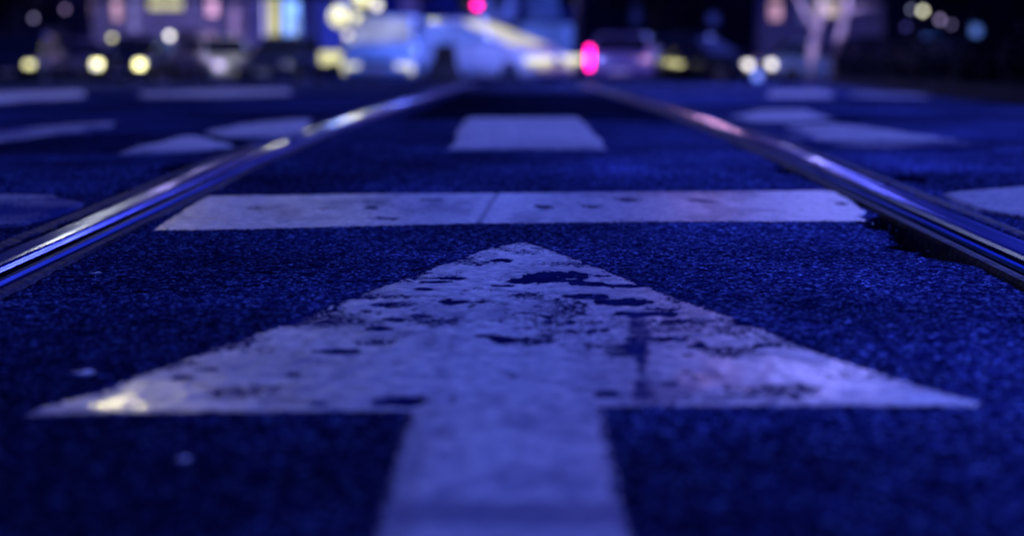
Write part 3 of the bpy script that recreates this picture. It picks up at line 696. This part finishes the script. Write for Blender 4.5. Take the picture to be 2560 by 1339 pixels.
# ------------------------------------------------------------------ buildings
def building(px0, px1, Y, h, wm, label, wins, depth=12, door=None):
    x0, x1 = BX(px0, Y), BX(px1, Y); xc = (x0 + x1) / 2; zb = zg(xc, Y)
    root = thing('building', label, 'building', (xc, Y, zb))
    MB().box((0, depth / 2, h / 2 - .5), (x1 - x0, depth, h + 1)).build('wall', wm, root)
    MB().box((0, depth / 2 - .15, h + .12), (x1 - x0 + .5, depth + .5, .22)).build('roof', M['roof'], root)
    MB().box((0, -.06, 3.35), (x1 - x0 - .1, .14, .22), .03).build('cornice', M['kerb'], root)
    def win(ax, bx, az, bz, pm, nm='window'):
        cx_, cz_, w_, h_ = (ax + bx) / 2, (az + bz) / 2, abs(bx - ax), abs(bz - az); t = .07; mb = MB()
        mb.box((cx_, -.03, max(az, bz) + t / 2), (w_ + 2 * t, .12, t)); mb.box((cx_, -.05, min(az, bz) - t / 2), (w_ + 2 * t, .18, t))
        mb.box((cx_ - w_ / 2 - t / 2, -.03, cz_), (t, .12, h_)); mb.box((cx_ + w_ / 2 + t / 2, -.03, cz_), (t, .12, h_))
        if w_ > 1.4: mb.box((cx_, -.025, cz_), (.05, .09, h_))
        f = mb.build(nm, M['frame'], root)
        MB().box((cx_, -.012, cz_), (w_ + .004, .03, h_ + .004)).build('pane', pm, f)
    for (a, b, c, d, pm) in wins:
        p, q = B(a, c, Y), B(b, d, Y); win(p.x - xc, q.x - xc, q.z - zb, p.z - zb, pm)
    n = max(2, int((x1 - x0) / 2.2))
    for k in range(n):
        ax = -(x1 - x0) / 2 + (k + .5) * (x1 - x0) / n
        win(ax - .5, ax + .5, 4.3, 5.9, M['pane_off'])
    if door:
        p = B(door, 150, Y); ax = p.x - xc
        dr = MB().box((ax, -.03, 1.05), (1.0, .10, 2.1), .02).build('door', M['frame'], root)
        MB().tube([(ax + .35, -.10, .9), (ax + .35, -.10, 1.2)], .02, 8).build('handle', M['chrome'], dr)
    return root
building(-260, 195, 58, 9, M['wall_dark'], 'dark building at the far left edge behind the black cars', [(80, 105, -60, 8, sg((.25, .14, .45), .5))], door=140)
building(197, 642, 60, 10, M['wall_mid'], 'violet rendered building with pink lit windows, left side',
         [(205, 235, -80, 38, sg((.40, .26, .55), .75)), (278, 306, -80, 52, sg((.62, .36, .56), 1.3)), (322, 350, -40, 80, sg((.20, .18, .55), .95)), (368, 458, -90, 24, glow(YEL, .75)),
          (515, 545, -60, 40, sg((.75, .40, .72), 1.3)), (508, 540, 82, 112, sg((.55, .30, .70), .8)), (575, 600, 20, 110, sg((.28, .18, .50), 1.0))], door=470)
building(644, 800, 57, 10, M['wall_blue'], 'narrow building with tall bright yellow shopfront left of the lamps',
         [(655, 668, -90, 118, sg((.45, .42, .95), 2.0)), (669, 700, -90, 112, sg(YEL, .85)), (706, 752, -90, 125, sg((.18, .36, .95), 2.2)), (730, 743, 55, 105, sg((.75, .72, .65), 1.0))])
building(755, 1120, 85, 12, M['wall_blue'], 'blue lit building behind the lamp cluster and van', [(768, 965, 40, 150, sg((.06, .26, .95), 1.8)), (1000, 1050, -30, 40, sg((.05, .04, .3), .6))])  # wide blue window added so the wall glows as if lamplit
building(1122, 1455, 100, 13, M['wall_blue'], 'distant blue building closing the street behind the red traffic light', [(1290, 1450, 60, 130, sg((.05, .10, .60), .9)), (1180, 1290, -20, 60, sg((.03, .06, .50), .9)), (1320, 1400, -40, 50, sg((.02, .05, .42), .8))])  # lit windows added to give the street end its blue glow
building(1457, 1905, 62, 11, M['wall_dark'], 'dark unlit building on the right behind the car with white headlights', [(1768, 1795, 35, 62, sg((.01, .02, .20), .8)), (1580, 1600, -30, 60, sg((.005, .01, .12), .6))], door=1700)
building(1907, 2270, 60, 10, M['wall_mid'], 'building with pale pink lit entrance behind the leaning trees',
         [(1925, 1952, -80, 50, sg((.70, .38, .60), .95)), (2040, 2100, -80, 40, sg((.62, .48, .52), 1.0)), (2000, 2025, -60, 60, sg((.10, .12, .5), .6)), (2215, 2250, -60, 32, sg((.30, .2, .45), .8))])
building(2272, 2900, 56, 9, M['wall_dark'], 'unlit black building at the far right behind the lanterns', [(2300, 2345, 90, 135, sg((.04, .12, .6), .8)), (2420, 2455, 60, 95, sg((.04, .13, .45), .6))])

# illuminated sign, low
def sign(px0, px1, py0, py1, Y, m, label):
    p, q = B(px0, py0, Y), B(px1, py1, Y); cx_ = (p.x + q.x) / 2; z0 = zg(cx_, Y); root = thing('lit_sign', label, 'sign', (cx_, Y, z0))
    cz_ = (p.z + q.z) / 2 - z0; w_, h_ = q.x - p.x, p.z - q.z
    MB().box((0, 0, cz_), (w_ + .08, .14, h_ + .08), .03).build('case', M['housing'], root)
    MB().box((0, -.074, cz_), (w_, .012, h_)).build('face', m, root)
    for s_ in (-1, 1): MB().tube([(s_ * w_ * .4, 0, 0), (s_ * w_ * .4, 0, cz_ - h_ / 2)], .04, 10).build('leg', M['pole'], root, True)
sign(800, 888, 130, 160, 39.5, glow(YEL, 1.05), 'low blank yellow lit sign between the navy car and the van')
sign(1564, 1646, 118, 146, 43.2, shopglow((.22, .22, .80), .9, 2.0), 'pale violet lit panel behind the slate violet car, right of the blue globe')
sign(1655, 1720, 96, 128, 52, shopglow((.03, .05, .40), .8, 2.0), 'dim blue lit panel between the slate violet car and the black angled car')
def bollard(px, Y, h, label):
    x = BX(px, Y); root = thing('bollard', label, 'bollard', (x, Y, zg(x, Y)))
    MB().tube([(0, 0, 0), (0, 0, h * .8), (0, 0, h * .84), (0, 0, h)], [.16, .15, .17, .13], 16).build('post', M['housing'], root, True)
    MB().ball((0, 0, h + .02), .13, .5).build('cap', M['housing'], root, True)
bollard(836, 36, .45, 'dark bollard under the yellow lit sign')
def barrier(px, Y, label):
    x = BX(px, Y); root = thing('road_barrier', label, 'barrier', (x, Y, zg(x, Y)))
    def rg(w_, d_, z_): return [(-w_, -d_, z_), (w_, -d_, z_), (w_, d_, z_), (-w_, d_, z_)]
    MB().loft([rg(.42, .25, 0), rg(.42, .25, .18), rg(.30, .14, .42), rg(.24, .11, .92), rg(.22, .09, .95)]).build('block', M['housing'], root)
    for s_ in (-1, 1): MB().box((s_ * .32, 0, .03), (.16, .54, .06), .01).build('foot', M['pole'], root)
barrier(1112, 35, 'stout dark wedge shaped barrier between the van and the white car')

# lanterns among the trees
def lantern(px, py, Y, r, col, s_, label, grp):
    p = B(px, py, Y); z0 = zg(p.x, Y); root = thing('lantern', label, 'lantern', (p.x, Y, z0), 0, grp); zc = p.z - z0
    MB().tube([(0, .05, 0), (0, .05, zc + r)], [.03, .02], 8).build('pole', M['housing'], root)
    MB().ball((0, 0, zc), r, 1.1).build('globe', glow(col, s_), root, True)
LR = 'small lanterns before the dark building on the right'
lantern(2312, 108, 45, .20, (.05, .12, .55), 1.6, 'wide soft blue lantern low in the middle of the right group', LR)
lantern(2440, 78, 46, .16, (.05, .12, .42), 1.3, 'soft teal blue lantern under the violet pair', LR)
lantern(2307, 28, 44, .07, (.80, .78, .55), 5.0, 'brightest cream lantern at the right', LR)
lantern(2279, 24, 45, .05, (.30, .34, .60), 2.6, 'dim lantern touching the left of the cream one', LR)
lantern(2350, 50, 43, .06, (.38, .30, .60), 3.0, 'violet lantern right of and below the cream one', LR)
lantern(2378, 62, 46, .05, (.22, .18, .42), 2.6, 'faint violet lantern right of the violet one', LR)
lantern(2265, 68, 44, .05, (.05, .05, .35), 2.5, 'faint blue lantern below the dim one', LR)
lantern(2222, 104, 47, .10, (.02, .06, .45), 2.0, 'deep blue lantern low before the hedge', LR)
lantern(2552, 72, 47, .05, (.05, .05, .25), 2.2, 'barely lit lantern at the right edge', LR)
LL = 'small lanterns before the dark building on the left'
lantern(84, 46, 50, .055, (.32, .28, .55), 3.2, 'dim violet lantern, far left and lower of the pair', LL)
lantern(163, 24, 50, .055, (.32, .22, .48), 3.2, 'dim pinkish lantern, higher of the left pair', LL)
lantern(118, 90, 49, .055, (.02, .03, .28), 3.0, 'faint blue lantern below the left pair', LL)
lantern(240, 165, 37, .055, (.22, .22, .60), 5.0, 'low violet marker light left of the black car', LL)
lantern(1893, 190, 36, .11, (.10, .20, .85), 2.2, 'low blue marker light under the car with white headlights', 'low marker lights')

# ------------------------------------------------------------------ trees and hedge
def crown(rnd, c, r, n, leaf):
    mb = MB(); cl = [(Vector((rnd.uniform(-1, 1) * r[0], rnd.uniform(-1, 1) * r[1], rnd.uniform(-1, 1) * r[2])), rnd.uniform(.25, .5) * min(r)) for _ in range(26)]
    for _ in range(n):
        cc, cr_ = rnd.choice(cl); d = Vector((rnd.gauss(0, 1), rnd.gauss(0, 1), rnd.gauss(0, 1))).normalized() * cr_ * rnd.uniform(.5, 1.1)
        p = Vector(c) + cc * .8 + d; a = Vector((rnd.gauss(0, 1), rnd.gauss(0, 1), rnd.gauss(0, 1))).normalized(); b = a.cross(Vector((rnd.gauss(0, 1), rnd.gauss(0, 1), rnd.gauss(0, 1)))).normalized()
        s_ = leaf * rnd.uniform(.6, 1.3)
        mb.add([p + a * s_, p + b * s_ * .5, p - a * s_, p - b * s_ * .5], [(0, 1, 2, 3)])
    return mb
def tree(px, Y, zc, r, label, seed, n=2600, leaf=.13, bark='bark', group='dark street trees'):
    rnd = random.Random(seed); x = BX(px, Y); root = thing('street_tree', label, 'tree', (x, Y, zg(x, Y)), 0, group)
    mb = MB().tube([(0, 0, 0), (.04, 0, .8), (-.03, .02, 1.8), (.05, 0, zc)], [.16, .12, .10, .05], 12)
    for k in range(7):
        a = k * 2.4; zb_ = zc - r[2] * .7 + .15 * k
        mb.tube([(0, 0, zb_), (math.cos(a) * r[0] * .35, math.sin(a) * r[1] * .35, zb_ + .4), (math.cos(a) * r[0] * .75, math.sin(a) * r[1] * .75, zb_ + 1.0)], [.05, .035, .015], 8)
    mb.build('trunk', M[bark], root, True)
    crown(rnd, (0, 0, zc), r, n, leaf).build('crown', M['leaf'], root)
tree(20, 52, 3.3, (1.8, 1.5, 1.5), 'dark leafy tree at the far left edge', 1)
tree(790, 50, 3.9, (.75, .8, 1.6), 'dark narrow tree between the bright shopfront and the lamp cluster', 2, 2200)
tree(1640, 55, 3.6, (2.4, 1.6, 1.9), 'broad dark tree right of the pale blue globe', 3)
tree(2420, 50, 3.4, (1.9, 1.5, 1.7), 'dark tree behind the violet lanterns at the right', 4)
tree(2570, 47, 2.8, (1.6, 1.5, 1.8), 'black tree at the far right edge', 5)
def pale_tree(px, Y, path, rad, branches, label):
    x = BX(px, Y); root = thing('pale_tree', label, 'tree', (x, Y, zg(x, Y)), 0, 'pale barked trees at the lit entrance'); z0 = zg(x, Y)
    mb = MB(); P = [(B(a, b, Y).x - x, 0, B(a, b, Y).z - z0) for a, b in path]; P[0] = (P[0][0], 0, 0)
    mb.tube(P, rad, 12); mb.build('trunk', M['pale_bark'], root, True)
    for br in branches:
        Q = [(B(a, b, Y).x - x, .0, B(a, b, Y).z - z0) for a, b in br]
        MB().tube(Q, [.09, .075, .03][:len(Q)], 8).build('branch', M['pale_bark'], root, True)
    crown(random.Random(int(px)), (P[-1][0], 0, P[-1][2] + 1.2), (1.0, 1.0, .8), 900, .12).build('crown', M['leaf'], root)
pale_tree(2030, 43, [(2026, 208), (2028, 150), (2036, 100), (2052, 40), (2058, -60)], [.17, .15, .12, .11, .08], [[(2040, 85), (2015, 40), (1990, -10)]], 'pale barked tree leaning slightly, left of two by the lit entrance')
pale_tree(2090, 43, [(2088, 208), (2088, 140), (2096, 100), (2112, 50), (2128, -50)], [.16, .14, .11, .10, .07], [[(2112, 30), (2150, 24), (2210, 20)]], 'pale barked tree with long level branch to the right, right of two')
_e = B(2060, -70, 41.8)  # added out-of-view light for trunks and hatchback, dressed with shade and wire
span_wire(41.8, 1.5, 15.5, _e.z + .68, 'added wire for the unseen lamp above the pale trees')
span_lamp(_e.x, 41.8, _e.z + .25, 0, 0, 'small violet lamp added out of view above the pale trees', 150, (.55, .50, 1.0), 2, .15)
def hedge():
    rnd = random.Random(9); mb = MB(); root = thing('hedge', 'low black clipped hedge along the right pavement', 'hedge', (0, 0, 0))
    line = [(3.27, 6.0), (3.32, 7.5), (3.72, 11), (4.7, 20), (8.0, 30), (14.2, 42)]; rings = []
    for k in range(len(line) - 1):
        for j in range(12):
            t = j / 12; x = line[k][0] + (line[k + 1][0] - line[k][0]) * t; y = line[k][1] + (line[k + 1][1] - line[k][1]) * t; z = zg(x, y) + .1
            hh = .13 + .018 * y + rnd.uniform(-.02, .02) * (1 + y * .05); w_ = .22 + rnd.uniform(-.03, .03) + y * .008
            rings.append([(x - w_, y, z - .02), (x - w_ * 1.05, y, z + hh * .6), (x - w_ * .6, y, z + hh), (x + w_ * .6, y, z + hh), (x + w_, y, z + hh * .6), (x + w_, y, z - .02)])
    mb.loft(rings)
    lf = MB()
    for _ in range(14000):
        r = rings[rnd.randrange(len(rings) - 1)]; i = rnd.randrange(5); t = rnd.random(); q = Vector(r[i]).lerp(Vector(r[i + 1]), t) + Vector((rnd.uniform(-.03, .03), rnd.uniform(-.35, .35), rnd.uniform(-.02, .04)))
        a = Vector((rnd.gauss(0, 1), rnd.gauss(0, 1), rnd.gauss(0, 1))).normalized() * .035; b = a.cross(Vector((rnd.random(), rnd.random(), rnd.random()))).normalized() * .018
        lf.add([q + a, q + b, q - a, q - b], [(0, 1, 2, 3)])
    mb.build('hedge_mass', M['leaf'], root); lf.build('leaves', M['leaf'], root)
hedge()
